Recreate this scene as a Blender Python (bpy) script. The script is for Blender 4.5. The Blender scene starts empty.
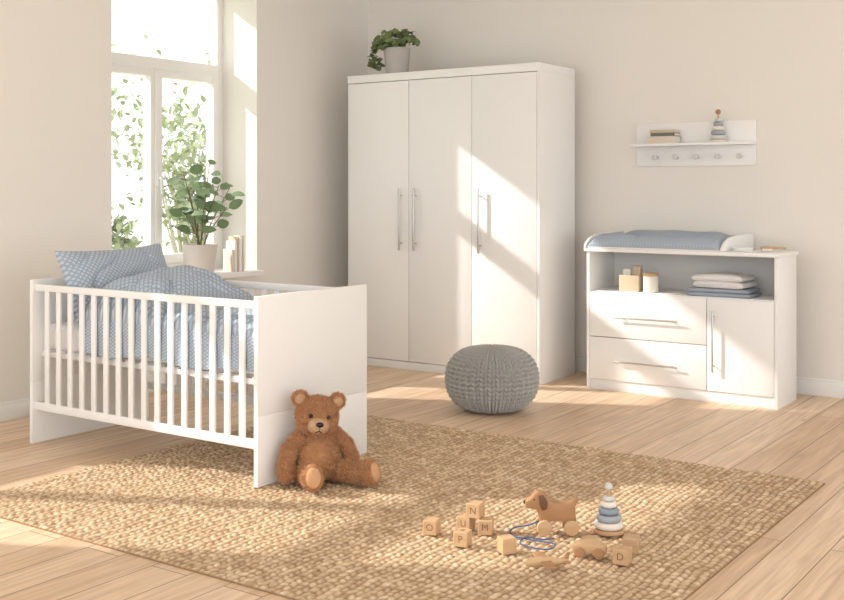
import bpy, bmesh, math, random
import numpy as np
from mathutils import Vector, Matrix, noise
random.seed(7); np.random.seed(7)
C = bpy.context.scene.collection
PI = math.pi

def srgb(r, g, b):
    f = lambda c: (c/255/12.92) if c/255 <= .04045 else ((c/255+.055)/1.055)**2.4
    return (f(r), f(g), f(b), 1)

# ------------------------------------------------------------ materials
def mat(name, col, rough=.5, bump=0, bscale=50, var=0, vscale=6, metal=0, spec=.4, sheen=0):
    m = bpy.data.materials.new(name); m.use_nodes = True
    nt = m.node_tree; N = nt.nodes; L = nt.links
    p = N['Principled BSDF']
    p.inputs['Roughness'].default_value = rough
    p.inputs['Metallic'].default_value = metal
    p.inputs['Specular IOR Level'].default_value = spec
    if sheen: p.inputs['Sheen Weight'].default_value = sheen
    p.inputs['Base Color'].default_value = col
    tc = N.new('ShaderNodeTexCoord')
    nz = N.new('ShaderNodeTexNoise'); nz.inputs['Scale'].default_value = vscale
    nz.inputs['Detail'].default_value = 4
    L.new(tc.outputs['Object'], nz.inputs['Vector'])
    mx = N.new('ShaderNodeMix'); mx.data_type = 'RGBA'
    v = max(var, .01)
    mx.inputs['A'].default_value = (col[0]*(1-v), col[1]*(1-v), col[2]*(1-v), 1)
    mx.inputs['B'].default_value = (min(1, col[0]*(1+v)), min(1, col[1]*(1+v)), min(1, col[2]*(1+v)), 1)
    L.new(nz.outputs['Fac'], mx.inputs['Factor'])
    L.new(mx.outputs['Result'], p.inputs['Base Color'])
    if bump:
        n2 = N.new('ShaderNodeTexNoise'); n2.inputs['Scale'].default_value = bscale
        L.new(tc.outputs['Object'], n2.inputs['Vector'])
        b = N.new('ShaderNodeBump'); b.inputs['Strength'].default_value = bump
        b.inputs['Distance'].default_value = .01
        L.new(n2.outputs['Fac'], b.inputs['Height']); L.new(b.outputs['Normal'], p.inputs['Normal'])
    return m

def wood(name, c1, c2, rough=.5, axis='X', k=30):
    m = mat(name, c1, rough); nt = m.node_tree; N = nt.nodes; L = nt.links
    tc = N.new('ShaderNodeTexCoord'); mp = N.new('ShaderNodeMapping')
    s = {'X': (4, k, k), 'Y': (k, 4, k), 'Z': (k, k, 4)}[axis]
    mp.inputs['Scale'].default_value = s
    nz = N.new('ShaderNodeTexNoise'); nz.inputs['Scale'].default_value = 2; nz.inputs['Detail'].default_value = 5
    mx = N.new('ShaderNodeMix'); mx.data_type = 'RGBA'
    mx.inputs['A'].default_value = c1; mx.inputs['B'].default_value = c2
    L.new(tc.outputs['Object'], mp.inputs['Vector']); L.new(mp.outputs['Vector'], nz.inputs['Vector'])
    L.new(nz.outputs['Fac'], mx.inputs['Factor'])
    L.new(mx.outputs['Result'], N['Principled BSDF'].inputs['Base Color'])
    return m

def fabric_pattern(name, c1, c2, period=.03, uv=True, bump=.6):
    """blue-grey cloth printed with small pale lozenges, crinkled"""
    m = bpy.data.materials.new(name); m.use_nodes = True
    nt = m.node_tree; N = nt.nodes; L = nt.links; p = N['Principled BSDF']
    p.inputs['Roughness'].default_value = .85; p.inputs['Specular IOR Level'].default_value = .15
    tc = N.new('ShaderNodeTexCoord'); sx = N.new('ShaderNodeSeparateXYZ')
    L.new(tc.outputs['UV' if uv else 'Object'], sx.inputs[0])
    def M(op, a, b=None, c=None):
        n = N.new('ShaderNodeMath'); n.operation = op
        for i, v in enumerate((a, b, c)):
            if v is None: continue
            if isinstance(v, (int, float)): n.inputs[i].default_value = v
            else: L.new(v, n.inputs[i])
        return n.outputs[0]
    u = M('MULTIPLY', sx.outputs[0], 1/period); v = M('MULTIPLY', sx.outputs[1], 1/period)
    a = M('PINGPONG', u, .5); b = M('PINGPONG', M('ADD', v, 0.0), .5)
    d = M('ADD', a, b)
    d2 = M('ADD', M('PINGPONG', M('ADD', u, .5), .5), M('PINGPONG', M('ADD', v, .5), .5))
    mn = M('MINIMUM', d, d2)
    mr = N.new('ShaderNodeMapRange'); mr.inputs['From Min'].default_value = .22; mr.inputs['From Max'].default_value = .40
    mr.inputs['To Min'].default_value = 1; mr.inputs['To Max'].default_value = 0
    L.new(mn, mr.inputs['Value'])
    mx = N.new('ShaderNodeMix'); mx.data_type = 'RGBA'
    mx.inputs['A'].default_value = c1; mx.inputs['B'].default_value = c2
    L.new(mr.outputs[0], mx.inputs['Factor']); L.new(mx.outputs['Result'], p.inputs['Base Color'])
    bp = N.new('ShaderNodeBump'); bp.inputs['Strength'].default_value = bump; bp.inputs['Distance'].default_value = .008
    L.new(mn, bp.inputs['Height']); L.new(bp.outputs['Normal'], p.inputs['Normal'])
    return m

WHITE = mat('white_laminate', srgb(244, 243, 241), .38, var=.008)
WHITE2 = mat('white_paint', srgb(244, 243, 240), .45, var=.01)
INNER = mat('grey_white_board', srgb(220, 219, 218), .5)
WALL = mat('warm_wall_paint', srgb(239, 234, 227), .9, bump=.06, bscale=120, var=.012, vscale=2, spec=.1)
CEIL = mat('ceiling_paint', srgb(248, 246, 243), .9, spec=.1)
METAL = mat('brushed_steel', srgb(196, 194, 191), .35, metal=1)
BLUEPAT = fabric_pattern('blue_pattern_cloth', srgb(156, 170, 187), srgb(193, 203, 213), .027, bump=.5)
PADPAT = fabric_pattern('pad_cloth', srgb(164, 176, 190), srgb(182, 192, 203), .02, bump=.2)
MATTR = mat('mattress_cloth', srgb(244, 243, 241), .9, bump=.2, bscale=90)
POUF = mat('grey_knit', srgb(188, 187, 184), .95, bump=.5, bscale=350, var=.16, vscale=120, spec=.1)
TOYWOOD = wood('beech_wood', srgb(212, 180, 142), srgb(184, 146, 106), .5)
TOYWOOD2 = wood('walnut_wood', srgb(184, 142, 102), srgb(156, 114, 78), .5)
DARKWOOD = mat('dark_wood', srgb(112, 76, 52), .5, var=.1)
GREYP = mat('grey_paint', srgb(164, 171, 178), .5)
GREYP2 = mat('pale_grey_paint', srgb(214, 212, 207), .5)
SLATE = mat('slate_paint', srgb(140, 152, 164), .5)
CREAM = mat('cream_paint', srgb(232, 225, 214), .5)
INK = mat('letter_ink', srgb(128, 98, 72), .6)
CORD = mat('blue_cord', srgb(66, 98, 144), .8, bump=.4, bscale=400)
FUR = mat('brown_plush', srgb(172, 126, 90), .95, bump=.7, bscale=160, var=.2, vscale=45, spec=.05)
FURT = mat('brown_plush_pile', srgb(204, 158, 120), .95, var=.2, vscale=45, spec=.05)  # paler than the body plush: a highlight put into the pile colour
FUR2 = mat('light_brown_plush', srgb(212, 174, 138), .95, bump=.9, bscale=260, var=.16, vscale=90, spec=.05)
BLACK = mat('black_plastic', srgb(34, 26, 22), .25)
POTM = mat('stone_pot', srgb(216, 206, 198), .8, bump=.2, bscale=60, var=.06, vscale=10)
POTG = mat('grey_pot', srgb(190, 184, 178), .8, bump=.2, bscale=60, var=.08, vscale=14)
SOIL = mat('soil', srgb(70, 52, 40), 1, bump=.8, bscale=80)
LEAF = mat('green_leaf', srgb(118, 142, 102), .32, var=.35, vscale=9)
LEAF2 = mat('ivy_leaf', srgb(114, 130, 84), .45, var=.4, vscale=14)
STEM = mat('green_stem', srgb(110, 104, 66), .6)
PAPER = mat('book_cover', srgb(240, 236, 230), .7)
PAPER2 = mat('book_cover_beige', srgb(222, 210, 194), .7)
PAPER3 = mat('book_cover_grey', srgb(116, 118, 114), .7)
KRAFT = mat('kraft_card', srgb(208, 188, 162), .8, var=.05)
TOWELW = mat('white_towel', srgb(248, 247, 246), .95, bump=.8, bscale=260)
TOWELB = mat('blue_towel', srgb(178, 188, 202), .95, bump=.8, bscale=260)

def jute():
    m = bpy.data.materials.new('jute'); m.use_nodes = True
    nt = m.node_tree; N = nt.nodes; L = nt.links; p = N['Principled BSDF']
    p.inputs['Roughness'].default_value = .95; p.inputs['Specular IOR Level'].default_value = .1
    tc = N.new('ShaderNodeTexCoord')
    nz = N.new('ShaderNodeTexNoise'); nz.inputs['Scale'].default_value = 30; nz.inputs['Detail'].default_value = 7
    L.new(tc.outputs['Object'], nz.inputs['Vector'])
    r = N.new('ShaderNodeValToRGB')
    r.color_ramp.elements[0].position = .32; r.color_ramp.elements[0].color = srgb(190, 161, 128)
    r.color_ramp.elements[1].position = .70; r.color_ramp.elements[1].color = srgb(234, 212, 182)
    L.new(nz.outputs['Fac'], r.inputs[0])
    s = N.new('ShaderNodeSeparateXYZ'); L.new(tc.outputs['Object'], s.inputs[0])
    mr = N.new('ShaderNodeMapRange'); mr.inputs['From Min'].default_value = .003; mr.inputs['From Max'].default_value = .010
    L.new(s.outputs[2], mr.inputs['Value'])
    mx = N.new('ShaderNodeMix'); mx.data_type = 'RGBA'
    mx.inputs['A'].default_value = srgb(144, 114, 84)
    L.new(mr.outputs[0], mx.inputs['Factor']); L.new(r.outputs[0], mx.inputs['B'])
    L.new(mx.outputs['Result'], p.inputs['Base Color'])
    n2 = N.new('ShaderNodeTexNoise'); n2.inputs['Scale'].default_value = 260
    L.new(tc.outputs['Object'], n2.inputs['Vector'])
    b = N.new('ShaderNodeBump'); b.inputs['Strength'].default_value = .6; b.inputs['Distance'].default_value = .004
    L.new(n2.outputs['Fac'], b.inputs['Height']); L.new(b.outputs['Normal'], p.inputs['Normal'])
    return m
JUTE = jute()

def oak_floor():
    m = bpy.data.materials.new('oak_planks'); m.use_nodes = True
    nt = m.node_tree; N = nt.nodes; L = nt.links; p = N['Principled BSDF']
    p.inputs['Roughness'].default_value = .42; p.inputs['Specular IOR Level'].default_value = .4
    tc = N.new('ShaderNodeTexCoord'); s = N.new('ShaderNodeSeparateXYZ'); L.new(tc.outputs['Object'], s.inputs[0])
    c = N.new('ShaderNodeCombineXYZ'); L.new(s.outputs[1], c.inputs[0]); L.new(s.outputs[0], c.inputs[1])
    br = N.new('ShaderNodeTexBrick'); L.new(c.outputs[0], br.inputs['Vector'])
    br.inputs['Scale'].default_value = 1; br.inputs['Brick Width'].default_value = 2.3
    br.inputs['Row Height'].default_value = .165; br.inputs['Mortar Size'].default_value = .0024
    br.inputs['Mortar Smooth'].default_value = .2; br.offset = .37
    br.inputs['Color1'].default_value = srgb(238, 212, 184); br.inputs['Color2'].default_value = srgb(218, 187, 156)
    br.inputs['Mortar'].default_value = srgb(146, 116, 88)
    wr = N.new('ShaderNodeMath'); wr.operation = 'DIVIDE'; wr.inputs[1].default_value = .165; L.new(s.outputs[0], wr.inputs[0])
    fl = N.new('ShaderNodeMath'); fl.operation = 'FLOOR'; L.new(wr.outputs[0], fl.inputs[0])
    ml = N.new('ShaderNodeMath'); ml.operation = 'MULTIPLY'; ml.inputs[1].default_value = 7.31; L.new(fl.outputs[0], ml.inputs[0])
    c2 = N.new('ShaderNodeCombineXYZ'); L.new(s.outputs[1], c2.inputs[0]); L.new(s.outputs[0], c2.inputs[1]); L.new(ml.outputs[0], c2.inputs[2])
    mp = N.new('ShaderNodeMapping'); mp.inputs['Scale'].default_value = (.9, 17, 1); L.new(c2.outputs[0], mp.inputs[0])
    nz = N.new('ShaderNodeTexNoise'); nz.inputs['Scale'].default_value = 2.2; nz.inputs['Detail'].default_value = 8
    nz.inputs['Distortion'].default_value = 1.0
    L.new(mp.outputs[0], nz.inputs['Vector'])
    r = N.new('ShaderNodeValToRGB')
    r.color_ramp.elements[0].position = .30; r.color_ramp.elements[0].color = (.76, .72, .67, 1)
    r.color_ramp.elements[1].position = .66; r.color_ramp.elements[1].color = (1.04, 1.04, 1.04, 1)
    L.new(nz.outputs['Fac'], r.inputs[0])
    mu = N.new('ShaderNodeMix'); mu.data_type = 'RGBA'; mu.blend_type = 'MULTIPLY'; mu.inputs['Factor'].default_value = 1
    L.new(br.outputs['Color'], mu.inputs['A']); L.new(r.outputs[0], mu.inputs['B'])
    mk = N.new('ShaderNodeMapping'); mk.inputs['Scale'].default_value = (1.1, 3.2, 1); L.new(c2.outputs[0], mk.inputs[0])
    vo = N.new('ShaderNodeTexVoronoi'); vo.inputs['Scale'].default_value = 1.3; L.new(mk.outputs[0], vo.inputs['Vector'])
    rk = N.new('ShaderNodeValToRGB'); rk.color_ramp.elements[0].position = .02; rk.color_ramp.elements[0].color = (.55, .44, .34, 1)
    rk.color_ramp.elements[1].position = .06; rk.color_ramp.elements[1].color = (1, 1, 1, 1)
    L.new(vo.outputs['Distance'], rk.inputs[0])
    m3 = N.new('ShaderNodeMix'); m3.data_type = 'RGBA'; m3.blend_type = 'MULTIPLY'; m3.inputs['Factor'].default_value = .7
    L.new(mu.outputs['Result'], m3.inputs['A']); L.new(rk.outputs[0], m3.inputs['B'])
    L.new(m3.outputs['Result'], p.inputs['Base Color'])
    b = N.new('ShaderNodeBump'); b.inputs['Strength'].default_value = .3; b.inputs['Distance'].default_value = .003; b.invert = True
    L.new(br.outputs['Fac'], b.inputs['Height']); L.new(b.outputs['Normal'], p.inputs['Normal'])
    return m
OAK = oak_floor()

def glass_mat():
    m = bpy.data.materials.new('pane_glass'); m.use_nodes = True
    nt = m.node_tree; N = nt.nodes; L = nt.links
    for n in list(N): N.remove(n)
    o = N.new('ShaderNodeOutputMaterial'); t = N.new('ShaderNodeBsdfTransparent'); g = N.new('ShaderNodeBsdfGlossy')
    g.inputs['Roughness'].default_value = .02
    mx = N.new('ShaderNodeMixShader'); mx.inputs[0].default_value = .04
    L.new(t.outputs[0], mx.inputs[1]); L.new(g.outputs[0], mx.inputs[2]); L.new(mx.outputs[0], o.inputs[0])
    return m
GLASS = glass_mat()

# ------------------------------------------------------------ helpers
def finish(me, name, m, parent=None, off=(0, 0, 0), rot=None, smooth=True, angle=40, kind=None, label=None):
    if smooth:
        me.polygons.foreach_set('use_smooth', [True]*len(me.polygons))
        if angle: me.set_sharp_from_angle(angle=math.radians(angle))
    ms = m if isinstance(m, list) else [m]
    for x in ms: me.materials.append(x)
    ob = bpy.data.objects.new(name, me); C.objects.link(ob)
    if parent: ob.parent = parent
    else: ob.location = off
    if rot: ob.rotation_euler = rot
    if kind: ob['kind'] = kind
    if label: ob['label'] = label
    return ob

def root(name, loc, label, category, rotz=0, group=None):
    e = bpy.data.objects.new(name, None); e.empty_display_size = .1
    e.location = loc; e.rotation_euler = (0, 0, rotz); C.objects.link(e)
    e['label'] = label; e['category'] = category
    if group: e['group'] = group
    return e

def tag(o, label, category, group=None):
    o['label'] = label; o['category'] = category
    if group: o['group'] = group
    return o

class Geo:
    def __init__(s, off=(0, 0, 0)): s.bm = bmesh.new(); s.off = Vector(off)
    def box(s, x0, x1, y0, y1, z0, z1, bev=.0015, seg=2):
        M = Matrix.Translation(((x0+x1)/2, (y0+y1)/2, (z0+z1)/2)) @ Matrix.Diagonal((abs(x1-x0), abs(y1-y0), abs(z1-z0), 1))
        r = bmesh.ops.create_cube(s.bm, size=1, matrix=M)
        if bev:
            es = {e for v in r['verts'] for e in v.link_edges}
            bmesh.ops.bevel(s.bm, geom=list(es), offset=bev, segments=seg, affect='EDGES', profile=.5)
        return s
    def cyl(s, p0, p1, r0, r1=None, seg=20, bev=0):
        p0 = Vector(p0); p1 = Vector(p1); r1 = r0 if r1 is None else r1
        d = p1-p0; q = Vector((0, 0, 1)).rotation_difference(d.normalized()).to_matrix().to_4x4()
        M = Matrix.Translation((p0+p1)/2) @ q
        r = bmesh.ops.create_cone(s.bm, cap_ends=True, segments=seg, radius1=r0, radius2=r1, depth=d.length, matrix=M)
        if bev:
            vs = set(r['verts'])
            es = [e for e in {e for v in vs for e in v.link_edges} if any(len(f.verts) > 4 for f in e.link_faces)]
            bmesh.ops.bevel(s.bm, geom=es, offset=bev, segments=3, affect='EDGES', profile=.5)
        return s
    def ball(s, c, r, rot=None, u=24, v=16):
        r = (r, r, r) if isinstance(r, (int, float)) else r
        M = Matrix.Translation(c) @ (rot.to_4x4() if rot else Matrix.Identity(4)) @ Matrix.Diagonal((*r, 1))
        bmesh.ops.create_uvsphere(s.bm, u_segments=u, v_segments=v, radius=1, matrix=M); return s
    def lathe(s, prof, c=(0, 0, 0), seg=40):
        c = Vector(c); rings = []
        for r, z in prof:
            if r < 1e-6: rings.append([s.bm.verts.new(c+Vector((0, 0, z)))])
            else: rings.append([s.bm.verts.new(c+Vector((r*math.cos(2*PI*i/seg), r*math.sin(2*PI*i/seg), z))) for i in range(seg)])
        for a, b in zip(rings, rings[1:]):
            for i in range(seg):
                j = (i+1) % seg
                if len(a) == 1 and len(b) == 1: continue
                if len(a) == 1: s.bm.faces.new((a[0], b[j], b[i]))
                elif len(b) == 1: s.bm.faces.new((a[i], a[j], b[0]))
                else: s.bm.faces.new((a[i], a[j], b[j], b[i]))
        return s
    def tube(s, pts, rad, seg=8):
        pts = [Vector(p) for p in pts]; rings = []
        n = len(pts)
        for i, p in enumerate(pts):
            d = (pts[min(i+1, n-1)]-pts[max(i-1, 0)]).normalized()
            up = Vector((0, 0, 1)) if abs(d.z) < .9 else Vector((1, 0, 0))
            a = d.cross(up).normalized(); b = d.cross(a)
            r = rad[i] if isinstance(rad, (list, tuple)) else rad
            rings.append([s.bm.verts.new(p+a*r*math.cos(2*PI*k/seg)+b*r*math.sin(2*PI*k/seg)) for k in range(seg)])
        for A, B in zip(rings, rings[1:]):
            for k in range(seg):
                s.bm.faces.new((A[k], A[(k+1) % seg], B[(k+1) % seg], B[k]))
        s.bm.faces.new(rings[0]); s.bm.faces.new(rings[-1][::-1]); return s
    def prism(s, outline, y0, y1, bev=.002, M=None):
        """outline in x,z extruded over y"""
        M = M or Matrix.Identity(4)
        vs = [s.bm.verts.new(M @ Vector((x, y0, z))) for x, z in outline]
        f = s.bm.faces.new(vs)
        r = bmesh.ops.extrude_face_region(s.bm, geom=[f])
        nv = [g for g in r['geom'] if isinstance(g, bmesh.types.BMVert)]
        t = (M.to_3x3() @ Vector((0, y1-y0, 0)))
        bmesh.ops.translate(s.bm, verts=nv, vec=t)
        if bev:
            es = set()
            allv = set(vs) | set(nv)
            for v in allv:
                for e in v.link_edges:
                    if all((x in set(vs)) for x in e.verts) or all((x in set(nv)) for x in e.verts): es.add(e)
            bmesh.ops.bevel(s.bm, geom=list(es), offset=bev, segments=2, affect='EDGES', profile=.5)
        return s
    def obj(s, name, m, parent=None, rot=None, smooth=True, angle=40, kind=None, label=None):
        bmesh.ops.recalc_face_normals(s.bm, faces=s.bm.faces[:])
        bmesh.ops.translate(s.bm, verts=s.bm.verts[:], vec=-s.off)
        me = bpy.data.meshes.new(name); s.bm.to_mesh(me); s.bm.free()
        return finish(me, name, m, parent, s.off, rot, smooth, angle, kind, label)

def grid_mesh(name, P, UV, m, parent=None, off=(0, 0, 0), closed_u=False, angle=None, rot=None):
    """P: (nu,nv,3) array"""
    nu, nv = P.shape[:2]
    verts = P.reshape(-1, 3)
    iu = np.arange(nu if closed_u else nu-1); iv = np.arange(nv-1)
    I, J = np.meshgrid(iu, iv, indexing='ij'); I2 = (I+1) % nu
    F = np.stack([I*nv+J, I2*nv+J, I2*nv+J+1, I*nv+J+1], -1).reshape(-1, 4)
    me = bpy.data.meshes.new(name)
    me.from_pydata(verts.tolist(), [], F.tolist())
    if UV is not None:
        uvl = me.uv_layers.new(name='UVMap'); li = np.empty(len(me.loops), dtype=np.int32)
        me.loops.foreach_get('vertex_index', li)
        uvl.data.foreach_set('uv', UV.reshape(-1, 2)[li].astype(np.float32).ravel())
    return finish(me, name, m, parent, off, rot, True, angle)

# ------------------------------------------------------------ room
XL, YB, ZC = -5.25, 6.87, 2.9
WIN = [(4.349, 5.60), (1.15, 2.65), (-.6, .75)]  # last two are unseen windows, added to cast sun streaks on the rug
SILL, WTOP = .70, 2.66
g = Geo((-5.45, 2, 0))
for a, b in ((-1.5, -.6), (.75, 1.15), (2.65, 4.349), (5.60, 7.07)): g.box(-5.65, XL, a, b, 0, ZC, 0)
for a, b in WIN:
    g.box(-5.65, XL, a, b, 0, SILL-.035, 0); g.box(-5.65, XL, a, b, WTOP, ZC, 0)
w = g.obj('wall_left', WALL, smooth=False, kind='structure')
Geo((-1, 6.97, 0)).box(XL, 3.6, YB, 7.07, 0, ZC, 0).obj('wall_back', WALL, smooth=False, kind='structure')
Geo((-1, 2.5, 0)).box(-5.65, 3.6, -2.0, 7.07, -.08, 0, 0).obj('floor', OAK, smooth=False, kind='structure')
Geo((-1, 2.5, ZC)).box(-5.65, 3.6, -1.5, 7.07, ZC, ZC+.1, 0).obj('ceiling', CEIL, smooth=False, kind='structure')
g = Geo((-1, YB, 0)); g.box(XL+.02, 3.6, YB-.018, YB, 0, .085, .002); g.box(XL+.02, 3.6, YB-.012, YB, .084, .102, .003)
g.obj('baseboard_back', WHITE2, kind='structure')
g = Geo((XL, 2, 0)); g.box(XL, XL+.018, -1.5, YB, 0, .085, .002); g.box(XL, XL+.012, -1.5, YB, .084, .102, .003)
g.obj('baseboard_left', WHITE2, kind='structure')
for n, (a, b) in enumerate(WIN, 1):
    g = Geo((-5.6, (a+b)/2, SILL)); x0, x1 = -5.64, -5.575; f = .055; m = (a+b)/2
    g.box(x0, x1, a, a+f, SILL, WTOP); g.box(x0, x1, b-f, b, SILL, WTOP)
    g.box(x0, x1, a+f, b-f, SILL, SILL+.06); g.box(x0, x1, a+f, b-f, WTOP-f, WTOP)
    zt = 2.05
    g.box(x0, x1+.01, a+f, b-f, zt, zt+.075)
    for c0, c1 in ((a+f, m), (m, b-f)):   # casements
        g.box(x0+.005, x1+.015, c0, c0+.05, SILL+.06, zt); g.box(x0+.005, x1+.015, c1-.05, c1, SILL+.06, zt)
        g.box(x0+.005, x1+.015, c0+.05, c1-.05, SILL+.06, SILL+.12); g.box(x0+.005, x1+.015, c0+.05, c1-.05, zt-.05, zt)
    g.box(x1+.012, x1+.028, m-.018, m+.018, SILL+.06, zt)
    wo = g.obj('window_%d' % n, WHITE2, kind='structure')
    h = Geo(wo.location); h.box(x1+.028, x1+.04, m-.012, m+.012, 1.28, 1.36, .003); h.cyl((x1+.04, m, 1.33), (x1+.07, m, 1.33), .008)
    h.box(x1+.062, x1+.076, m-.01, m+.01, 1.22, 1.34, .005); h.obj('window_handle', WHITE, wo)
    Geo(wo.location).box(-5.612, -5.608, a+f, b-f, SILL+.06, WTOP-f, 0).obj('glass_pane', GLASS, wo, smooth=False)
    Geo((-5.4, m, SILL)).box(-5.575, XL+.07, a, b, SILL-.035, SILL, .004).obj('trim_%d' % n, WHITE2, kind='structure')

# outside
Geo((-14, 6, -.4)).box(-26, -5.7, -10, 30, -.5, -.4, 0).obj('ground', mat('lawn', srgb(176, 186, 150), 1, var=.2, vscale=2), smooth=False, kind='structure')
FOL = mat('garden_foliage', srgb(160, 169, 134), .8, var=.22, vscale=1.5)
BARK = mat('bark', srgb(178, 166, 152), .9)
def leaf(bm, base, d, up, L, W, droop=.25, fold=.12, heart=False, nt=6):
    d = d.normalized(); side = d.cross(up)
    if side.length < 1e-3: side = d.cross(Vector((1, .3, 0)))
    side.normalize(); nrm = side.cross(d).normalized()
    rows = []
    for i in range(nt+1):
        t = i/nt
        if heart: w = W*.5*(math.sin(PI*min(1, t*.92+.08))**.6)*(1-t*.45)*1.35 if t < 1 else 0
        else: w = W*.5*math.sin(PI*(t**.85))**.65 if 0 < t < 1 else 0
        c = base+d*(L*t)-nrm*(droop*L*t*t)
        w = max(w, .0006)
        rows.append([bm.verts.new(c-side*w+nrm*fold*w), bm.verts.new(c), bm.verts.new(c+side*w+nrm*fold*w)])
    for A, B in zip(rows, rows[1:]):
        for k in range(2): bm.faces.new((A[k], A[k+1], B[k+1], B[k]))
def rv(): 
    while True:
        v = Vector((random.uniform(-1, 1), random.uniform(-1, 1), random.uniform(-1, 1)))
        if .05 < v.length < 1: return v
def shrub(loc, R, H, n, leafL, kind='garden_shrub', lab='leafy green shrub standing in the garden outside'):
    r = root(kind, (loc[0], loc[1], -.4), lab, 'shrub' if kind == 'garden_shrub' else 'tree')
    g = Geo(); tips = []
    for i in range(14):
        a = random.uniform(0, 2*PI); q = random.uniform(.2, 1)
        e = Vector((math.cos(a)*R*q, math.sin(a)*R*q, H*random.uniform(.55, 1)))
        mid = Vector((e.x*.3, e.y*.3, H*.4))
        g.tube([(0, 0, 0), mid, (mid+e)/2+rv()*.1, e], [.022, .014, .008, .004], 6); tips += [e, (mid+e)/2, mid*.4+e*.6]
    g.obj('branch', BARK, r)
    g = Geo()
    for i in range(n):
        t = random.choice(tips); p = t+rv()*R*.42
        if p.z < .1: p.z = .1
        leaf(g.bm, p, rv(), Vector((0, 0, 1)), leafL*random.uniform(.6, 1.2), leafL*.6, nt=4)
    g.obj('foliage', FOL, r, angle=None)
shrub((-10.6, 8.2), .85, 1.9, 1700, .13)
shrub((-10.8, 10.5), .85, 2.4, 1400, .13)
shrub((-14.5, 13.6), 2.0, 4.2, 900, .17, 'garden_tree', 'slender pale green tree growing in the garden outside')

# ------------------------------------------------------------ rug
def rug():
    X0, X1, Y0, Y1 = -4.02, -1.241, 2.534, 4.822
    nx, ny = 640, 500
    x = np.linspace(0, X1-X0, nx); y = np.linspace(0, Y1-Y0, ny)
    X, Y = np.meshgrid(x, y, indexing='ij')
    rs = np.random.RandomState(3)
    wx = .16*np.sin(Y*17+X*2)+.10*np.sin(Y*41+X*5)+.10*np.sin(X*13-Y*9)
    xx = X/.0275+wx; col = np.floor(xx)+2              # braids run along Y
    ci = np.clip(col.astype(int), 0, 199)
    cj = rs.rand(200)[ci]
    sg = np.where(ci % 2 == 0, 1, -1)
    yy = Y/.034+cj*.5+sg*.45*(xx-np.floor(xx)-.5)+.22*np.sin(Y*23+cj*9)+5
    row = np.floor(yy)
    am = rs.rand(200, 200)[ci, np.clip(row.astype(int), 0, 199)]
    h = (np.abs(np.sin(PI*xx))**.5)*(np.abs(np.sin(PI*yy))**.5)*(.5+.5*am)
    Z = .003+.0118*h
    ed = np.minimum(np.minimum(X, X1-X0-X), np.minimum(Y, Y1-Y0-Y))
    Z = np.where(ed < .002, .0005, Z)
    P = np.stack([X-(X1-X0)/2, Y-(Y1-Y0)/2, Z], -1)
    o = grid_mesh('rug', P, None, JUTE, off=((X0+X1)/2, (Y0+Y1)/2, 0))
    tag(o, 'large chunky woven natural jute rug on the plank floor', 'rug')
rug()
RZ = .015

# ------------------------------------------------------------ wardrobe
r = root('wardrobe', (-4.16, 6.47, 0), 'tall white three-door wardrobe with long steel bar handles', 'wardrobe'); o = r.location
x0, x1, yf, yb, H = -4.946, -3.379, 6.227, 6.723, 2.07
g = Geo(o)
g.box(x0, x0+.02, yf+.022, yb, 0, H-.055); g.box(x1-.02, x1, yf+.0, yb, 0, H-.055)
g.box(x0, x1, yf-.004, yb, H-.055, H, .002)
g.box(x0+.02, x1-.02, yf+.03, yb-.01, .07, .09); g.box(x0+.02, x1-.02, yf+.03, yf+.048, 0, .07)
g.box(x0+.02, x1-.02, yb-.01, yb-.003, .07, H-.055)
g.box(x0, x1-.02, yf+.008, yf+.03, 0, .055)
g.obj('body', WHITE, r)
dx = [x0, -4.408, -3.893, x1-.021]
hx = [-4.468, -4.345, -3.822]
for i in range(3):
    d = Geo(o).box(dx[i]+.002, dx[i+1]-.002, yf, yf+.02, .06, H-.059, .002).obj('door', WHITE, r)
    h = Geo(o); X = hx[i]
    h.cyl((X, yf-.032, .83), (X, yf-.032, 1.26), .0075, bev=.001)
    for z in (.88, 1.21): h.cyl((X, yf, z), (X, yf-.032, z), .005)
    h.obj('handle', METAL, d)

# ------------------------------------------------------------ crib
cx0, cx1, cy0, cy1, H = -4.68, -3.154, 3.370, 4.115, .806
r = root('crib', (-3.917, 3.742, 0), 'white wooden baby crib with slatted sides and solid end panels', 'crib'); o = r.location
Geo(o).box(cx0, cx0+.022, cy0, cy1, 0, .3055, .001).box(cx0, cx0+.022, cy0, cy1, .3062, H, .001).obj('end_panel', WHITE, r)
Geo(o).box(cx1-.022, cx1, cy0, cy1, .0125, .3055, .001).box(cx1-.022, cx1, cy0, cy1, .3062, H, .001).obj('end_panel', WHITE, r)
for yy in (cy0+.012, cy1-.034):
    g = Geo(o); g.box(cx0+.023, cx1-.023, yy, yy+.022, .752, .785, .004); g.box(cx0+.023, cx1-.023, yy, yy+.022, .165, .205, .004)
    n = 16
    for i in range(n):
        X = cx0+.022+(cx1-cx0-.044)*(i+1)/(n+1)
        g.box(X-.0155, X+.0155, yy+.004, yy+.018, .2, .755, .003)
    g.obj('side_rail', WHITE, r)
g = Geo(o)
g.box(cx0+.023, cx1-.023, cy0+.055, cy0+.08, .425, .45); g.box(cx0+.023, cx1-.023, cy1-.08, cy1-.055, .425, .45)
for i in range(15):
    X = cx0+.06+i*(cx1-cx0-.12)/14
    g.box(X-.025, X+.025, cy0+.055, cy1-.055, .45, .458)
g.obj('slatted_base', WHITE2, r)
g = Geo((-3.92, 3.742, .458)); g.box(cx0+.03, cx1-.03, cy0+.062, cy1-.045, .459, .585, .03, 5)
tag(g.obj('mattress', MATTR), 'white mattress lying inside the crib', 'mattress')

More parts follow.
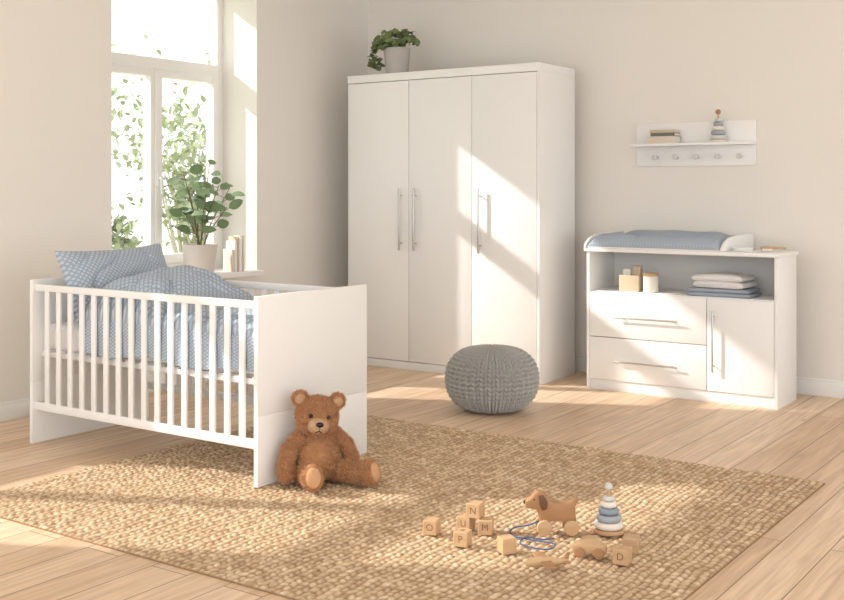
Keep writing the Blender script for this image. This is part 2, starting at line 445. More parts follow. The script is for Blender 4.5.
def pillow(name, w, h, t, m, loc, R, n=90, puff=.46):
    u = np.sin(np.linspace(-PI/2, PI/2, n)); U, V = np.meshgrid(u, u, indexing='ij')
    prof = (np.clip(1-np.abs(U)**2.2, 0, 1)*np.clip(1-np.abs(V)**2.2, 0, 1))**puff
    sx = 1-.06*(1-V**2); sy = 1-.06*(1-U**2)
    wr = np.zeros_like(U)
    for i in range(n):
        for j in range(n):
            a, b = U[i, j], V[i, j]
            w1 = 1-abs(noise.noise(Vector((a*1.6+7, b*1.3, 2.2))))*2
            wr[i, j] = (-.016*max(0, w1)**5+.008*noise.noise(Vector((a*3, b*3, 4))))*min(1, prof[i, j]*2)
    X = U*w/2*sx; Y = V*h/2*sy-.012*(1-U**2)*(V > 0)*V; Z = t/2*prof
    top = np.stack([X, Y, Z+wr], -1); bot = np.stack([X, Y, -Z*.9], -1)[:, ::-1]
    UV = np.stack([U*w/2, V*h/2], -1)
    A = np.array(R.to_3x3())
    P = np.concatenate([top, bot[:, 1:-1]], 1) @ A.T
    uv = np.concatenate([UV, UV[:, ::-1][:, 1:-1]], 1)
    P = np.concatenate([P, P[:, :1]], 1); uv = np.concatenate([uv, uv[:, :1]], 1)
    return grid_mesh(name, P, uv, m, off=loc)
ex = Vector((0, 1, 0)); ey = Vector((-.42, 0, .91)).normalized(); ez = ex.cross(ey)
R = Matrix((ex, ey, ez)).transposed() @ Matrix.Rotation(.02, 3, 'Z')
p = pillow('pillow', .68, .38, .20, BLUEPAT, (-4.462, 3.752, .785), R)
tag(p, 'blue patterned pillow leaning on the crib end panel', 'pillow')

# duvet
def duvet():
    nu, nv = 190, 170
    X = np.linspace(-4.34, -3.19, nu); S = np.linspace(0, 1, nv)
    P = np.zeros((nu, nv, 3)); UV = np.zeros((nu, nv, 2))
    for i, x in enumerate(X):
        for j, s in enumerate(S):
            tt = max(0, (s-.28)/.72)
            xe = -3.84+.16*(tt-.5)+.02*math.sin(tt*9)
            fold = 1/(1+math.exp((x-xe)/.018))
            H = .722+.010*math.sin((x+3.9)*9+tt*4)
            H += fold*(.080+.045*math.sin(max(0, min(1, (x+4.34)/.5))*PI))
            e = min(1, (x+4.34)/.09, (-3.19-x)/.05); e = max(e, 0); e = math.sqrt(max(0, 1-(1-e)**2))
            H = .60+(H-.60)*e
            zb = .475+.012*math.sin(x*11)
            if s < .28:
                t = s/.28; y = 3.410+.004*math.sin(x*40+t*2); z = zb+(.63-zb)*t
            else:
                t = tt; y = 3.410+.64*t
                f = max(0, 1-abs(2*t**.9-1)**3.4)**.5
                z = .63+(H-.63)*f
                q = min(1, f*1.5)
                w1 = 1-abs(noise.noise(Vector((x*3.2+3, y*2.6, 1.7))))*2
                w2 = 1-abs(noise.noise(Vector((x*7, y*5+5, 8.1))))*2
                z += q*(-.038*max(0, w1)**4-.014*max(0, w2)**5+.020)
                z += q*.006*noise.noise(Vector((x*12, y*10, 2)))
            P[i, j] = (x, y, z); UV[i, j] = (x, s*.95)
    c = np.array([-3.77, 3.74, .6])
    o = grid_mesh('duvet', P-c, UV, BLUEPAT, off=tuple(c))
    md = o.modifiers.new('thick', 'SOLIDIFY'); md.thickness = .006; md.offset = 1
    tag(o, 'puffy blue patterned duvet folded on the crib mattress', 'duvet')
duvet()

# ------------------------------------------------------------ changing dresser
x0, x1, yf, yb = -3.078, -1.882, 6.289, 6.66
r = root('changing_dresser', (-2.48, 6.47, 0), 'white changing dresser with two drawers, a door and open shelf', 'dresser'); o = r.location
g = Geo(o)
g.box(x0, x0+.02, yf, yb, 0, .865); g.box(x1-.02, x1, yf, yb, 0, .865)
g.box(x0-.015, x1+.012, yf-.012, yb+.01, .865, .887, .002)
g.box(x0+.02, x1-.02, yf+.02, yb, .60, .618); g.box(x0+.02, x1-.02, yf+.02, yb, .065, .083)
g.box(x0+.02, x1-.02, yf+.012, yf+.03, 0, .065)
g.box(-2.31, -2.292, yf+.022, yb, .083, .60)
g.obj('body', WHITE, r)
Geo(o).box(x0+.02, x1-.02, yb-.008, yb-.002, .065, .865, 0).obj('back_panel', INNER, r)
def barh(parent, a, b, out):
    h = Geo(o); a = Vector(a); b = Vector(b); d = Vector((0, -out, 0))
    h.cyl(a+d, b+d, .0055, bev=.001)
    for t in (.1, .9):
        q = a.lerp(b, t); h.cyl(q, q+d, .0045)
    h.obj('handle', METAL, parent)
for z0, z1 in ((.335, .612), (.068, .331)):
    d = Geo(o).box(x0+.022, -2.302, yf, yf+.019, z0, z1, .002).obj('drawer', WHITE, r)
    zz = z0+(z1-z0)*.46; barh(d, (-2.88, yf, zz), (-2.47, yf, zz), .028)
d = Geo(o).box(-2.298, x1-.022, yf, yf+.019, .068, .612, .002).obj('door', WHITE, r)
barh(d, (-2.255, yf, .18), (-2.255, yf, .54), .028)

# changing tray
r = root('changing_tray', (-2.64, 6.56, .887), 'white changing top frame standing on the dresser', 'changing top'); o = r.location
tx0, tx1, ty0, ty1 = -3.09, -2.20, 6.27, 6.855
side = [(0, .888), (.585, .888), (.585, .978), (.26, .976), (.14, .966), (.06, .945), (.02, .92), (0, .90)]
for X, nm in ((tx0, 'side_board'), (tx1-.014, 'side_board')):
    g = Geo(o)
    M = Matrix(((0, 1, 0, X), (1, 0, 0, ty0), (0, 0, 1, 0), (0, 0, 0, 1)))
    g.prism(side, 0, .014, .003, M); g.obj(nm, WHITE, r)
Geo(o).box(tx0+.014, tx1-.014, ty1-.018, ty1, .888, .978).obj('back_board', WHITE, r)
Geo(o).box(tx0+.014, tx1-.014, ty0+.01, ty1-.018, .888, .896, 0).obj('base_board', WHITE, r)
def pad():
    nu, nv = 150, 110
    u = np.sin(np.linspace(-PI/2, PI/2, nu)); v = np.sin(np.linspace(-PI/2, PI/2, nv)); U, V = np.meshgrid(u, v, indexing='ij')
    w, d = .852, .55
    edge = (np.clip(1-np.abs(U)**8, 0, 1)*np.clip(1-np.abs(V)**5, 0, 1))**.5
    rim = .58+.42*np.clip((np.abs(V)-.35)/.4, 0, 1)*(V > 0)+.26*np.clip((-V-.35)/.4, 0, 1)*(V <= 0)
    rim = np.maximum(rim, .58+.36*np.clip((np.abs(U)-.6)/.3, 0, 1))
    Z = .104*edge*rim
    W = np.zeros_like(U)
    for i in range(nu):
        for j in range(nv):
            a, b = U[i, j], V[i, j]
            w1 = 1-abs(noise.noise(Vector((a*1.5+4, b*.8, 1.7))))*2
            W[i, j] = -.018*max(0, w1)**5+.008*noise.noise(Vector((a*2.4, b*1.8, 9)))
    Z = np.maximum(Z+W*edge, 0)
    P = np.stack([U*w/2, V*d/2, Z], -1)
    UV = np.stack([U*w/2, V*d/2], -1)
    o = grid_mesh('changing_pad', P, UV, PADPAT, off=(-2.645, 6.557, .897))
    tag(o, 'blue-grey patterned cushioned changing pad in the tray', 'changing pad')
pad()
r = root('baby_hairbrush', (-2.01, 6.50, .888), 'small wooden baby hairbrush with pale bristles', 'hairbrush', .5)
g = Geo(); g.ball((0, 0, .022), (.04, .022, .008)); g.tube([(.03, 0, .022), (.07, 0, .02), (.11, 0, .018)], [.008, .006, .007], 10); g.obj('brush_body', TOYWOOD, r)
g = Geo(); g.box(-.03, .03, -.015, .015, 0, .018, .004); g.obj('bristles', CREAM, r)
g = Geo((-2.12, 6.40, .888)); g.lathe([(0, 0), (.045, 0), (.06, .02), (.057, .022), (.043, .005), (0, .005)], (-2.12, 6.40, .888))
tag(g.obj('small_dish', WHITE2), 'small white dish on the dresser top', 'dish')

# organiser, jar, towels
r = root('storage_box', (-2.83, 6.43, .6185), 'small kraft box holding baby care bottles', 'box')
g = Geo(); 
g.box(-.065, .065, -.06, -.055, 0, .10); g.box(-.065, .065, .055, .06, 0, .10); g.box(-.065, -.06, -.055, .055, 0, .10); g.box(.06, .065, -.055, .055, 0, .10); g.box(-.06, .06, -.055, .055, 0, .006)
g.obj('box_body', KRAFT, r)
g = Geo((-2.86, 6.42, .625)); g.box(-2.885, -2.835, 6.40, 6.44, .625, .755, .006)
tag(g.obj('card_carton', PAPER), 'pale card carton standing in the kraft box', 'carton')
g = Geo((-2.79, 6.44, .625)); g.box(-2.825, -2.775, 6.42, 6.46, .625, .775, .004)
tag(g.obj('card_carton', KRAFT), 'tall kraft card carton standing in the box', 'carton')
r = root('jar', (-2.695, 6.40, .6185), 'pale ceramic jar with a wooden lid', 'jar')
Geo().lathe([(0, 0), (.044, 0), (.047, .006), (.047, .095), (.044, .1), (0, .1)]).obj('jar_body', CREAM, r)
Geo().lathe([(0, .1005), (.046, .1005), (.047, .104), (.047, .115), (.044, .118), (0, .118)]).obj('lid', TOYWOOD, r)
def towel(loc, w, d, layers, t, m, lab, rz=0, puff=0):
    g = Geo(); VS = [-1, -.995, -.98, -.95, -.9, -.6, -.2, .2, .6, .9, .95, .98, .995, 1]
    for i in range(layers):
        z0 = i*t; j = random.uniform(-.006, .006); nu = 40; R = []
        for v in VS:
            k = math.sqrt(max(0, 1-((abs(v)-.9)/.1)**2)) if abs(v) > .9 else 1
            k = max(k, .25); ring = []
            for a in range(nu):
                ang = 2*PI*a/nu
                cx = (abs(math.cos(ang))**.22)*math.copysign(1, math.cos(ang)); cz = (abs(math.sin(ang))**.7)*math.copysign(1, math.sin(ang))
                x = cx*w/2+j; z = t/2+cz*t*.5*k
                lift = puff*(1-min(1, abs(2*x/w))**2.5)
                ring.append(g.bm.verts.new((x, v*d/2, z0+z+lift*((i+1) if cz > 0 else i)/layers+.0012*math.sin(x*40+i*2)*(i > 0 or cz > 0))))
            R.append(ring)
        for A, B in zip(R, R[1:]):
            for k in range(nu): g.bm.faces.new((A[k], A[(k+1) % nu], B[(k+1) % nu], B[k]))
        g.bm.faces.new(R[0]); g.bm.faces.new(R[-1][::-1])
    ob = g.obj('folded_towel', m, angle=60); ob.location = loc; ob.rotation_euler = (0, 0, rz)
    tag(ob, lab, 'towel', 'folded towels on the dresser shelf')
towel((-2.25, 6.435, .619), .385, .24, 2, .023, TOWELB, 'folded blue-grey towel at the bottom of the pile', .04)
towel((-2.245, 6.435, .669), .31, .22, 2, .036, TOWELW, 'folded white towel on top of the blue towel', -.05, .010)

# ------------------------------------------------------------ wall shelf
r = root('wall_shelf', (-2.59, YB, 1.40), 'white wall shelf with a row of peg hooks', 'shelf'); o = r.location
Geo(o).box(-2.987, -2.187, YB-.018, YB-.001, 1.405, 1.69, .002).obj('back_panel', WHITE, r)
Geo(o).box(-2.987, -2.187, YB-.135, YB-.0185, 1.535, 1.553, .002).obj('shelf_board', WHITE, r)
for X in (-2.84, -2.70, -2.56, -2.42, -2.28):
    Geo(o).cyl((X, YB-.018, 1.460), (X, YB-.060, 1.464), .009).cyl((X, YB-.055, 1.464), (X, YB-.072, 1.465), .017, bev=.004).obj('peg', GREYP2, r)
def book(name, loc, size, m, lab, rot=(0, 0, 0), grp=None):
    w, d, h = size
    r = root(name, loc, lab, 'book', 0, grp); r.rotation_euler = rot
    g = Geo(); c = min(w, h)*.12+.0008
    if w < h:
        g.box(0, c, 0, d, 0, h, .0006); g.box(w-c, w, 0, d, 0, h, .0006); g.box(c, w-c, 0, c, 0, h, .0006)
        g.obj('cover', m, r); Geo().box(c, w-c, c, d-.003, .003, h-.003, 0).obj('pages', CREAM, r)
    else:
        g.box(0, w, 0, d, 0, c, .0006); g.box(0, w, 0, d, h-c, h, .0006); g.box(0, w, 0, c, c, h-c, .0006)
        g.obj('cover', m, r); Geo().box(.003, w-.003, c, d-.003, c, h-c, 0).obj('pages', CREAM, r)
    return r
book('book', (-2.865, 6.745, 1.5535), (.19, .10, .045), PAPER2, 'beige bound book lying at the bottom of a pile', grp='books lying on the wall shelf')
book('book', (-2.845, 6.748, 1.599), (.165, .095, .022), PAPER3, 'dark grey book lying in the middle of a pile', grp='books lying on the wall shelf')
book('book', (-2.85, 6.748, 1.6215), (.165, .095, .018), KRAFT, 'tan book lying on top of a pile', grp='books lying on the wall shelf')

def stacker(loc, s, rings, base, knob, lab, top=.04, grp=None):
    r = root('stacking_ring_toy', loc, lab, 'stacking toy')
    Geo().lathe([(0, 0), (.052*s, 0), (.056*s, .003*s), (.056*s, .01*s), (.052*s, .014*s), (0, .014*s)]).obj('base', base, r)
    z = .0145*s
    for R, h, m in rings:
        R *= s; h *= s
        pr = [(.0065*s, z+.001)]+[(R-h/2+h/2*math.sin(a), z+h/2-h/2*math.cos(a)) for a in np.linspace(0, PI, 10)]+[(.0065*s, z+h-.001)]
        Geo().lathe(pr).obj('ring', m, r); z += h+.0003
    Geo().cyl((0, 0, .013*s), (0, 0, z+top*.5), .0055*s).obj('peg', TOYWOOD, r)
    zb = z+top*.45; rr = top*.34
    Geo().lathe([(0, zb)]+[(rr*math.sin(a), zb+rr*.95*(1-math.cos(a))) for a in np.linspace(.2, PI-.01, 12)]+[(0, zb+rr*1.9)], seg=24).obj('knob', knob, r)
stacker((-2.41, 6.80, 1.5535), 1.0, [(.052, .030, GREYP2), (.046, .029, GREYP), (.039, .028, CREAM), (.031, .026, GREYP), (.023, .024, GREYP2)], CREAM, TOYWOOD2, 'grey and cream stacking ring toy on the wall shelf', .05)
stacker((-1.698, 3.649, RZ), 1.0, [(.052, .026, CREAM), (.046, .025, GREYP), (.038, .024, SLATE), (.030, .022, CREAM), (.022, .019, GREYP2)], TOYWOOD, GREYP2, 'blue-grey and cream stacking ring toy on the rug', .042)

# ------------------------------------------------------------ pouf
def pouf():
    nt, nph = 720, 280
    R, H = .262, .362
    th = np.linspace(0, 2*PI, nt, endpoint=False); ph = np.linspace(-PI/2, PI/2, nph)
    T, F = np.meshgrid(th, ph, indexing='ij')
    c = np.cos(F); s = np.sin(F)
    ea, eb = .68, .90
    r = R*np.abs(c)**ea; z = np.sign(s)*np.abs(s)**eb*H/2
    prof_r = R*np.abs(np.cos(ph))**ea; prof_z = np.sign(np.sin(ph))*np.abs(np.sin(ph))**eb*H/2
    arc = np.concatenate([[0], np.cumsum(np.hypot(np.diff(prof_r), np.diff(prof_z)))])
    tr = np.gradient(prof_r, arc+np.arange(nph)*1e-9); tz = np.gradient(prof_z, arc+np.arange(nph)*1e-9)
    ln = np.hypot(tr, tz)+1e-9; nr, nz = tz/ln, -tr/ln
    A = np.broadcast_to(arc, T.shape)
    N = 36
    u = T*N/(2*PI); fu = u-np.floor(u)
    tri = np.abs(fu-.5)*2
    v = A/.026+tri*.55
    h = np.abs(np.sin(PI*v))**.7*(np.abs(np.sin(2*PI*fu))**.4)
    h = h*(.5+.5*np.abs(np.sin(PI*fu))**.5)
    amp = .024*np.clip(r/R*1.5, 0, 1)
    D = amp*(h-.6)
    n = np.stack([np.broadcast_to(nr, T.shape)*np.cos(T), np.broadcast_to(nr, T.shape)*np.sin(T), np.broadcast_to(nz, T.shape)], -1)
    P = np.stack([r*np.cos(T), r*np.sin(T), z], -1)+n*D[..., None]
    P[..., 2] = np.maximum(P[..., 2]+H/2, .0005)
    o = grid_mesh('pouf', P, None, POUF, off=(-3.215, 5.36, 0), closed_u=True)
    tag(o, 'round grey chunky knitted pouf on the wood floor', 'pouf')
pouf()

# ------------------------------------------------------------ teddy bear
def teddy():
    r = root('teddy_bear', (-3.026, 3.598, RZ+.001), 'brown plush teddy bear sitting against the crib end panel', 'teddy bear', math.radians(-30))
    r.scale = (1.02, 1.02, 1.0)
    g = Geo()
    E = lambda c, rr, rot=None: g.ball(c, rr, rot)
    E((0, 0, .108), (.083, .092, .107)); E((.024, 0, .092), (.080, .084, .085)); E((-.008, 0, .178), (.064, .072, .062))
    ha = math.radians(-12); hc = Vector((.012, -.004, .280)); HR = Matrix.Rotation(ha, 3, 'Z') @ Matrix.Rotation(math.radians(-7), 3, 'X') @ Matrix.Rotation(math.radians(6), 3, 'Y')
    def hp(x, y, z): return hc+HR @ Vector((x, y, z))
    E(hc, (.080, .090, .080), HR); E(hp(.02, 0, -.022), (.070, .087, .056), HR)
    for s in (1, -1):
        E(hp(-.008, s*.078, .064), (.017, .036, .036), HR)
    def chain(pts, rad):
        for (a, ra), (b, rb) in zip(zip(pts, rad), list(zip(pts, rad))[1:]):
            a = Vector(a); b = Vector(b)
            for i in range(7):
                t = i/6; q = a.lerp(b, t); g.ball(q, ra+(rb-ra)*t, u=14, v=10)
    chain([(0, .076, .19), (.015, .124, .142), (.035, .138, .092), (.055, .130, .064)], [.032, .033, .033, .036])
    chain([(0, -.076, .19), (.005, -.124, .137), (.015, -.142, .080), (.025, -.142, .048)], [.032, .034, .034, .038])
    legs = [((.02, .052, .050), (.10, .104, .044), (.165, .150, .042)), ((.02, -.052, .050), (.105, -.062, .046), (.158, -.076, .046))]
    feet = []
    for L in legs:
        chain(L, [.050, .045, .041])
        e = Vector(L[2]); d = (e-Vector(L[1])); d.z = 0; d.normalize()
        ang = math.atan2(d.y, d.x); FR = Matrix.Rotation(ang, 3, 'Z') @ Matrix.Rotation(math.radians(-14), 3, 'Y')
        fc = e+d*.022+Vector((0, 0, .014)); g.ball(fc, (.034, .045, .058), FR); feet.append((fc, FR))
    body = g.obj('body', FUR, r, angle=None)
    md = body.modifiers.new('rm', 'REMESH'); md.mode = 'VOXEL'; md.voxel_size = .0048; md.use_smooth_shade = True
    ms = body.modifiers.new('sm', 'SMOOTH'); ms.factor = .6; ms.iterations = 5
    bpy.context.view_layer.update()
    dg = bpy.context.evaluated_depsgraph_get()
    me = bpy.data.meshes.new_from_object(body.evaluated_get(dg))
    body.modifiers.clear(); body.data = me
    if not me.materials: me.materials.append(FUR)
    for v in me.vertices:
        k = noise.noise(v.co*70)*.0035+noise.noise(v.co*150)*.0025
        v.co += v.normal*k
        if v.co.z < .0: v.co.z = .0
    me.polygons.foreach_set('use_smooth', [True]*len(me.polygons)); me.update()
    g = Geo(); g.ball(hp(.072, 0, -.026), (.038, .046, .036), HR); mz = g.obj('muzzle', FUR2, r)
    g = Geo(); g.ball(hp(.108, 0, -.010), (.010, .016, .011), HR); g.obj('nose', BLACK, r)
    g = Geo()
    g.tube([hp(.112, 0, -.018), hp(.1105, 0, -.036), hp(.103, .013, -.047)], .0018, 6)
    g.tube([hp(.1105, 0, -.036), hp(.103, -.013, -.047)], .0018, 6); g.obj('mouth', BLACK, r)
    for s in (1, -1):
        Geo().ball(hp(.072, s*.036, .014), .0090, u=16, v=12).obj('eye', BLACK, r)
        Geo().ball(hp(.004, s*.078, .063), (.010, .023, .023), HR).obj('inner_ear', FUR2, r)
    for fc, FR in feet:
        Geo().ball(fc+FR @ Vector((.026, 0, .0)), (.012, .030, .041), FR).obj('foot_pad', FURT, r)
    polys = me.polygons; n = len(polys); V = []; F = []
    for i in range(75000):
        p = polys[random.randrange(n)]; c = p.center; nr = p.normal
        if c.z < .006: continue
        q = HR.transposed() @ (c-hc)
        if q.x > .060 and abs(q.y) < .044 and q.z < .012: continue
        if any((FR.transposed() @ (c-fc)).x > .029 for fc, FR in feet if (c-fc).length < .08): continue
        j = rv()*.003; b = c+j-nr*.001
        fl = Vector((noise.noise(c*90), noise.noise(c*90+Vector((9, 0, 0))), noise.noise(c*90+Vector((0, 9, 0)))))
        d = (nr+rv()*.55+fl*1.7+Vector((0, 0, -.15))).normalized(); L = random.uniform(.006, .012)
        sd = d.cross(rv()).normalized()*.0008
        k = len(V); V += [b-sd, b+sd, b+sd*.5+d*L*.6, b+d*L]
        F += [(k, k+1, k+2), (k, k+2, k+3)]
    m2 = bpy.data.meshes.new('fur'); m2.from_pydata([tuple(v) for v in V], [], F)
    fo = finish(m2, 'fur', FURT, r, smooth=False); fo['kind'] = 'stuff'
teddy()

# ------------------------------------------------------------ toys
ROT = math.radians(34.6)
BS = .052
def text_mesh(s, size, depth):
    cu = bpy.data.curves.new('t', 'FONT'); cu.body = s; cu.size = size; cu.extrude = depth; cu.align_x = 'CENTER'; cu.align_y = 'CENTER'
    ob = bpy.data.objects.new('t', cu); C.objects.link(ob); bpy.context.view_layer.update()
    me = bpy.data.meshes.new_from_object(ob.evaluated_get(bpy.context.evaluated_depsgraph_get()))
    bpy.data.objects.remove(ob); return me
def block(x, y, z, rz, letters, lab):
    b = Geo(); b.box(-BS/2, BS/2, -BS/2, BS/2, 0, BS, .003, 3)
    # shallow recessed panel with a raised frame on each face
    b.bm.faces.ensure_lookup_table()
    big = [f for f in b.bm.faces if f.calc_area() > (BS*.8)**2]
    r_ = bmesh.ops.inset_individual(b.bm, faces=big, thickness=.0045, depth=0)
    bmesh.ops.inset_individual(b.bm, faces=big, thickness=.0006, depth=-.0010)
    ob = b.obj('toy_block', TOYWOOD, angle=25)
    ob.location = (x, y, z); ob.rotation_euler = (0, 0, rz)
    tag(ob, lab, 'toy block', 'wooden letter blocks on the rug')
    q = BS/2-.0009
    fr = [(Vector((0, -q, BS/2)), (PI/2, 0, 0)), (Vector((q, 0, BS/2)), (PI/2, 0, PI/2)), (Vector((-q, 0, BS/2)), (PI/2, 0, -PI/2)), (Vector((0, 0, BS-.0009)), (0, 0, 0))]
    for ch, (p, e) in zip(letters, fr):
        if ch == ' ': continue
        me = text_mesh(ch, .034, .0004); me.materials.append(INK)
        t = bpy.data.objects.new('letter', me); C.objects.link(t); t.parent = ob; t.location = p; t.rotation_euler = e
T = BS+.0005
block(-2.217, 3.276, RZ, ROT-.35, 'O  ', 'wooden letter block standing alone on the rug')
block(-2.140, 3.385, RZ, ROT-.5, 'U U ', 'wooden letter block under the stacked block')
block(-2.054, 3.227, RZ, ROT-.4, 'P  R', 'wooden letter block in front of the stacked blocks')
block(-2.057, 3.387, RZ, ROT-.2, 'M   ', 'wooden letter block beside the stacked block')
block(-2.100, 3.386, RZ+T, ROT-.45, 'N   ', 'wooden letter block stacked on two others')
block(-1.891, 3.250, RZ, ROT+.35, '    ', 'plain wooden block beside the blue cord')
block(-1.545, 3.500, RZ, ROT-.3, '    ', 'plain wooden block behind another block')
block(-1.520, 3.372, RZ, ROT-.5, 'D   ', 'wooden letter block near the wooden car')

# pull-along dog
r = root('pull_along_dog', (-1.862, 3.522, RZ), 'wooden pull-along dog toy on wheels with blue cord', 'toy dog', ROT)
bodyo = [(-.045, .026), (-.047, .055), (-.052, .082), (-.064, .094), (-.085, .092), (-.097, .100), (-.096, .118), (-.076, .130), (-.064, .146), (-.046, .152), (-.026, .146), (-.014, .126), (0, .116), (.03, .112), (.058, .112), (.070, .116), (.082, .130), (.092, .132), (.094, .118), (.082, .098), (.084, .07), (.088, .026), (.046, .024), (.042, .044), (.02, .048), (-.006, .046), (-.012, .024)]
Geo().prism(bodyo, -.021, .021, .006).obj('body', TOYWOOD2, r)
Geo().prism([(-.05, .142), (-.034, .144), (-.018, .122), (-.020, .094), (-.036, .088), (-.046, .106)], -.029, -.0212, .003).obj('ear', DARKWOOD, r)
Geo().prism([(-.05, .142), (-.034, .144), (-.018, .122), (-.020, .094), (-.036, .088), (-.046, .106)], .0212, .029, .003).obj('ear', DARKWOOD, r)
Geo().ball((-.066, -.0212, .126), .0034, u=10, v=8).obj('eye', BLACK, r)
Geo().ball((-.096, 0, .112), .007, u=12, v=8).obj('nose', BLACK, r)
for X in (-.030, .067):
    Geo().cyl((X, -.038, .026), (X, .038, .026), .004).obj('axle', TOYWOOD, r)
    for Y in (-.031, .031):
        Geo().cyl((X, Y-.0075, .0275), (X, Y+.0075, .0275), .0275, seg=32, bev=.003).obj('wheel', TOYWOOD, r)
def smoothpath(P, k=8):
    P = [Vector(p) for p in P]; out = []
    for i in range(len(P)-1):
        a = P[max(i-1, 0)]; b = P[i]; c = P[i+1]; d = P[min(i+2, len(P)-1)]
        for j in range(k):
            t = j/k
            out.append(.5*((2*b)+(c-a)*t+(2*a-5*b+4*c-d)*t*t+(3*b-3*c+d-a)*t**3))
    return out+[P[-1]]
cp = smoothpath([(-.046, 0, .045), (-.08, .03, .02), (-.125, .055, .004), (-.150, .01, .004), (-.138, -.05, .004), (-.09, -.085, .004), (-.04, -.11, .004), (-.005, -.14, .004), (-.03, -.19, .004), (-.08, -.18, .004), (-.125, -.13, .004), (-.10, -.08, .009), (-.04, -.085, .004), (.0, -.075, .004)])
Geo().tube(cp, .0026, 8).obj('cord', CORD, r)
Geo().ball((.008, -.075, .009), .009, u=16, v=12).obj('cord_bead', TOYWOOD, r)

# wooden car
r = root('toy_car', (-1.640, 3.374, RZ), 'small wooden toy car with round wheels', 'toy car', ROT-.25)
Geo().prism([(-.055, .014), (-.06, .034), (-.05, .044), (-.028, .048), (-.012, .066), (.022, .066), (.036, .046), (.054, .040), (.058, .028), (.056, .014)], -.022, .022, .006).obj('car_body', TOYWOOD, r)
for X in (-.033, .033):
    for Y in (-.0275, .0275):
        Geo().cyl((X, Y-.005, .018), (X, Y+.005, .018), .018, seg=28, bev=.003).obj('wheel', TOYWOOD2, r)
# wooden aeroplane
r = root('toy_airplane', (-1.70, 3.188, RZ), 'small wooden toy airplane lying on the rug', 'toy airplane', ROT+.2)
Geo().tube([(-.075, 0, .02), (-.065, 0, .022), (-.03, 0, .023), (.03, 0, .02), (.07, 0, .018)], [.007, .014, .017, .013, .007], 16).obj('fuselage', TOYWOOD, r)
g = Geo(); g.box(-.03, .008, -.075, .075, .022, .029, .003, 3); g.obj('wing', TOYWOOD2, r)
g = Geo(); g.box(.052, .07, -.03, .03, .018, .023, .002); g.obj('tailplane', TOYWOOD2, r)
g = Geo(); g.prism([(.05, .022), (.07, .022), (.076, .048), (.066, .048)], -.003, .003, .001); g.obj('tail_fin', TOYWOOD2, r)

# ------------------------------------------------------------ plants
def houseplant():
    r = root('potted_rubber_plant', (-5.36, 5.17, SILL), 'leafy green houseplant in a pale stone pot on the sill', 'houseplant')
    Geo().lathe([(0, 0), (.088, 0), (.094, .006), (.114, .16), (.118, .188), (.114, .192), (.108, .188), (.105, .172), (0, .172)]).obj('pot', POTM, r)
    Geo().lathe([(0, .1735), (.06, .176), (.104, .1725)]).obj('soil', SOIL, r)
    gs = Geo(); gl = Geo()
    stems = [((.01, .0), (.05, .03), .56), ((-.02, .01), (-.02, -.12), .51), ((0, .03), (.06, .19), .40), ((.02, -.02), (.10, -.19), .38), ((-.02, 0), (-.06, .05), .42), ((.0, 0), (.14, .04), .42), ((.02, -.01), (.06, -.20), .24), ((.02, .01), (.09, .13), .27)]
    for (bx, by), (tx, ty), h in stems:
        pts = [(bx, by, .172), (bx+tx*.25, by+ty*.3, .165+h*.4), (bx+tx*.7, by+ty*.7, .165+h*.75), (bx+tx, by+ty, .165+h)]
        sp = smoothpath(pts, 4); gs.tube(sp, [.0055*(1-.6*i/(len(sp)-1)) for i in range(len(sp))], 6)
        m = len(sp)
        for i in range(m//3, m):
            a = i*2.4+tx*20
            if i % 5 == 2: continue
            d = Vector((math.cos(a)*.7, math.sin(a), random.uniform(-.1, .7)))
            p0 = Vector(sp[i]); p1 = p0+d.normalized()*.04
            gs.tube([p0, p1], [.002, .0015], 5)
            leaf(gl.bm, p1, d, Vector((.6, -.4, .65))+rv()*.6, random.uniform(.085, .115), random.uniform(.056, .07), droop=random.uniform(.05, .35), nt=7)
    gs.obj('stem', STEM, r); gl.obj('foliage', LEAF, r, angle=None)
houseplant()
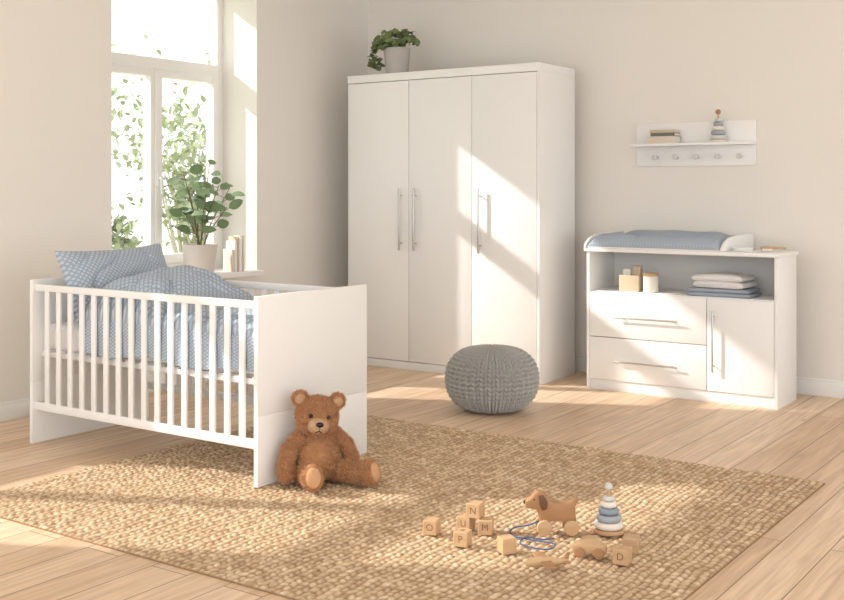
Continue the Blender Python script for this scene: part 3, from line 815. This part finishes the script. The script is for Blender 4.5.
def topplant():
    r = root('potted_ivy', (-4.655, 6.43, 2.07), 'trailing green ivy in a grey pot on the wardrobe', 'houseplant')
    Geo().lathe([(0, 0), (.075, 0), (.08, .005), (.094, .17), (.097, .2), (.093, .203), (.087, .2), (.085, .185), (0, .185)]).obj('pot', POTG, r)
    Geo().lathe([(0, .1865), (.05, .188), (.084, .1855)]).obj('soil', SOIL, r)
    gs = Geo(); gl = Geo()
    for k in range(24):
        a = k*2.399; R = random.uniform(.06, .18); h = random.uniform(.0, .12)
        pts = [(0, 0, .185), (math.cos(a)*R*.5, math.sin(a)*R*.5, .22+h), (math.cos(a)*R, math.sin(a)*R, .20+h*.8)]
        if k % 6 == 0: pts = [(0, 0, .185), (-.07, -.05, .25), (-.15, -.08, .21), (-.20-.01*k/5, -.09+.012*k, .08)]
        sp = smoothpath(pts, 5); gs.tube(sp, .002, 5)
        for i in range(4, len(sp), 1):
            d = rv(); d.z = abs(d.z)*.4-.1
            leaf(gl.bm, Vector(sp[i]), d+Vector((math.cos(a), math.sin(a), 0))*.4, Vector((.4, -.6, .6))+rv()*.7, random.uniform(.038, .062), random.uniform(.032, .046), droop=random.uniform(.2, .7), heart=True)
    gs.obj('stem', STEM, r); gl.obj('foliage', LEAF2, r, angle=None)
topplant()
# books on the sill, spines to the room
G5 = 'books standing on the windowsill'
A5 = 1.30; cx_, cy_ = math.cos(A5), math.sin(A5)
bx, by = -5.235, 5.345
for w_, h_, m_, l_ in ((.018, .15, PAPER2, 'short beige book standing on the windowsill'), (.016, .205, PAPER, 'white book standing upright on the windowsill'), (.010, .235, KRAFT, 'thin tan book standing upright on the windowsill'), (.022, .225, PAPER, 'thick white book standing upright on the windowsill'), (.012, .24, PAPER2, 'tall thin beige book standing upright on the windowsill')):
    book('book', (bx, by, SILL), (w_, .12, h_), m_, l_, (0, 0, A5), G5)
    bx += cx_*(w_+.004); by += cy_*(w_+.004)

# ------------------------------------------------------------ light
sd = Vector((1, .5, -math.hypot(1, .5)*math.tan(math.radians(30)))).normalized()
su = bpy.data.lights.new('sun', 'SUN'); su.energy = 5.4; su.angle = math.radians(1.1); su.color = (1, .945, .87)
so = bpy.data.objects.new('sun', su); C.objects.link(so); so.rotation_euler = sd.to_track_quat('-Z', 'Y').to_euler(); so.location = (-9, 0, 6)
W = bpy.data.worlds.new('World'); bpy.context.scene.world = W; W.use_nodes = True
b = W.node_tree.nodes['Background']; b.inputs[0].default_value = (.945, .97, .99, 1); b.inputs[1].default_value = 2.2

cam = bpy.data.cameras.new('cam'); co = bpy.data.objects.new('cam', cam); C.objects.link(co)
co.location = (0, 0, 1.25); co.rotation_euler = (PI/2, 0, math.radians(34.6))
cam.sensor_width = 36; cam.lens = 1099/844*36; cam.shift_y = -110/844
bpy.context.scene.camera = co
bpy.context.scene.view_settings.view_transform = 'Standard'
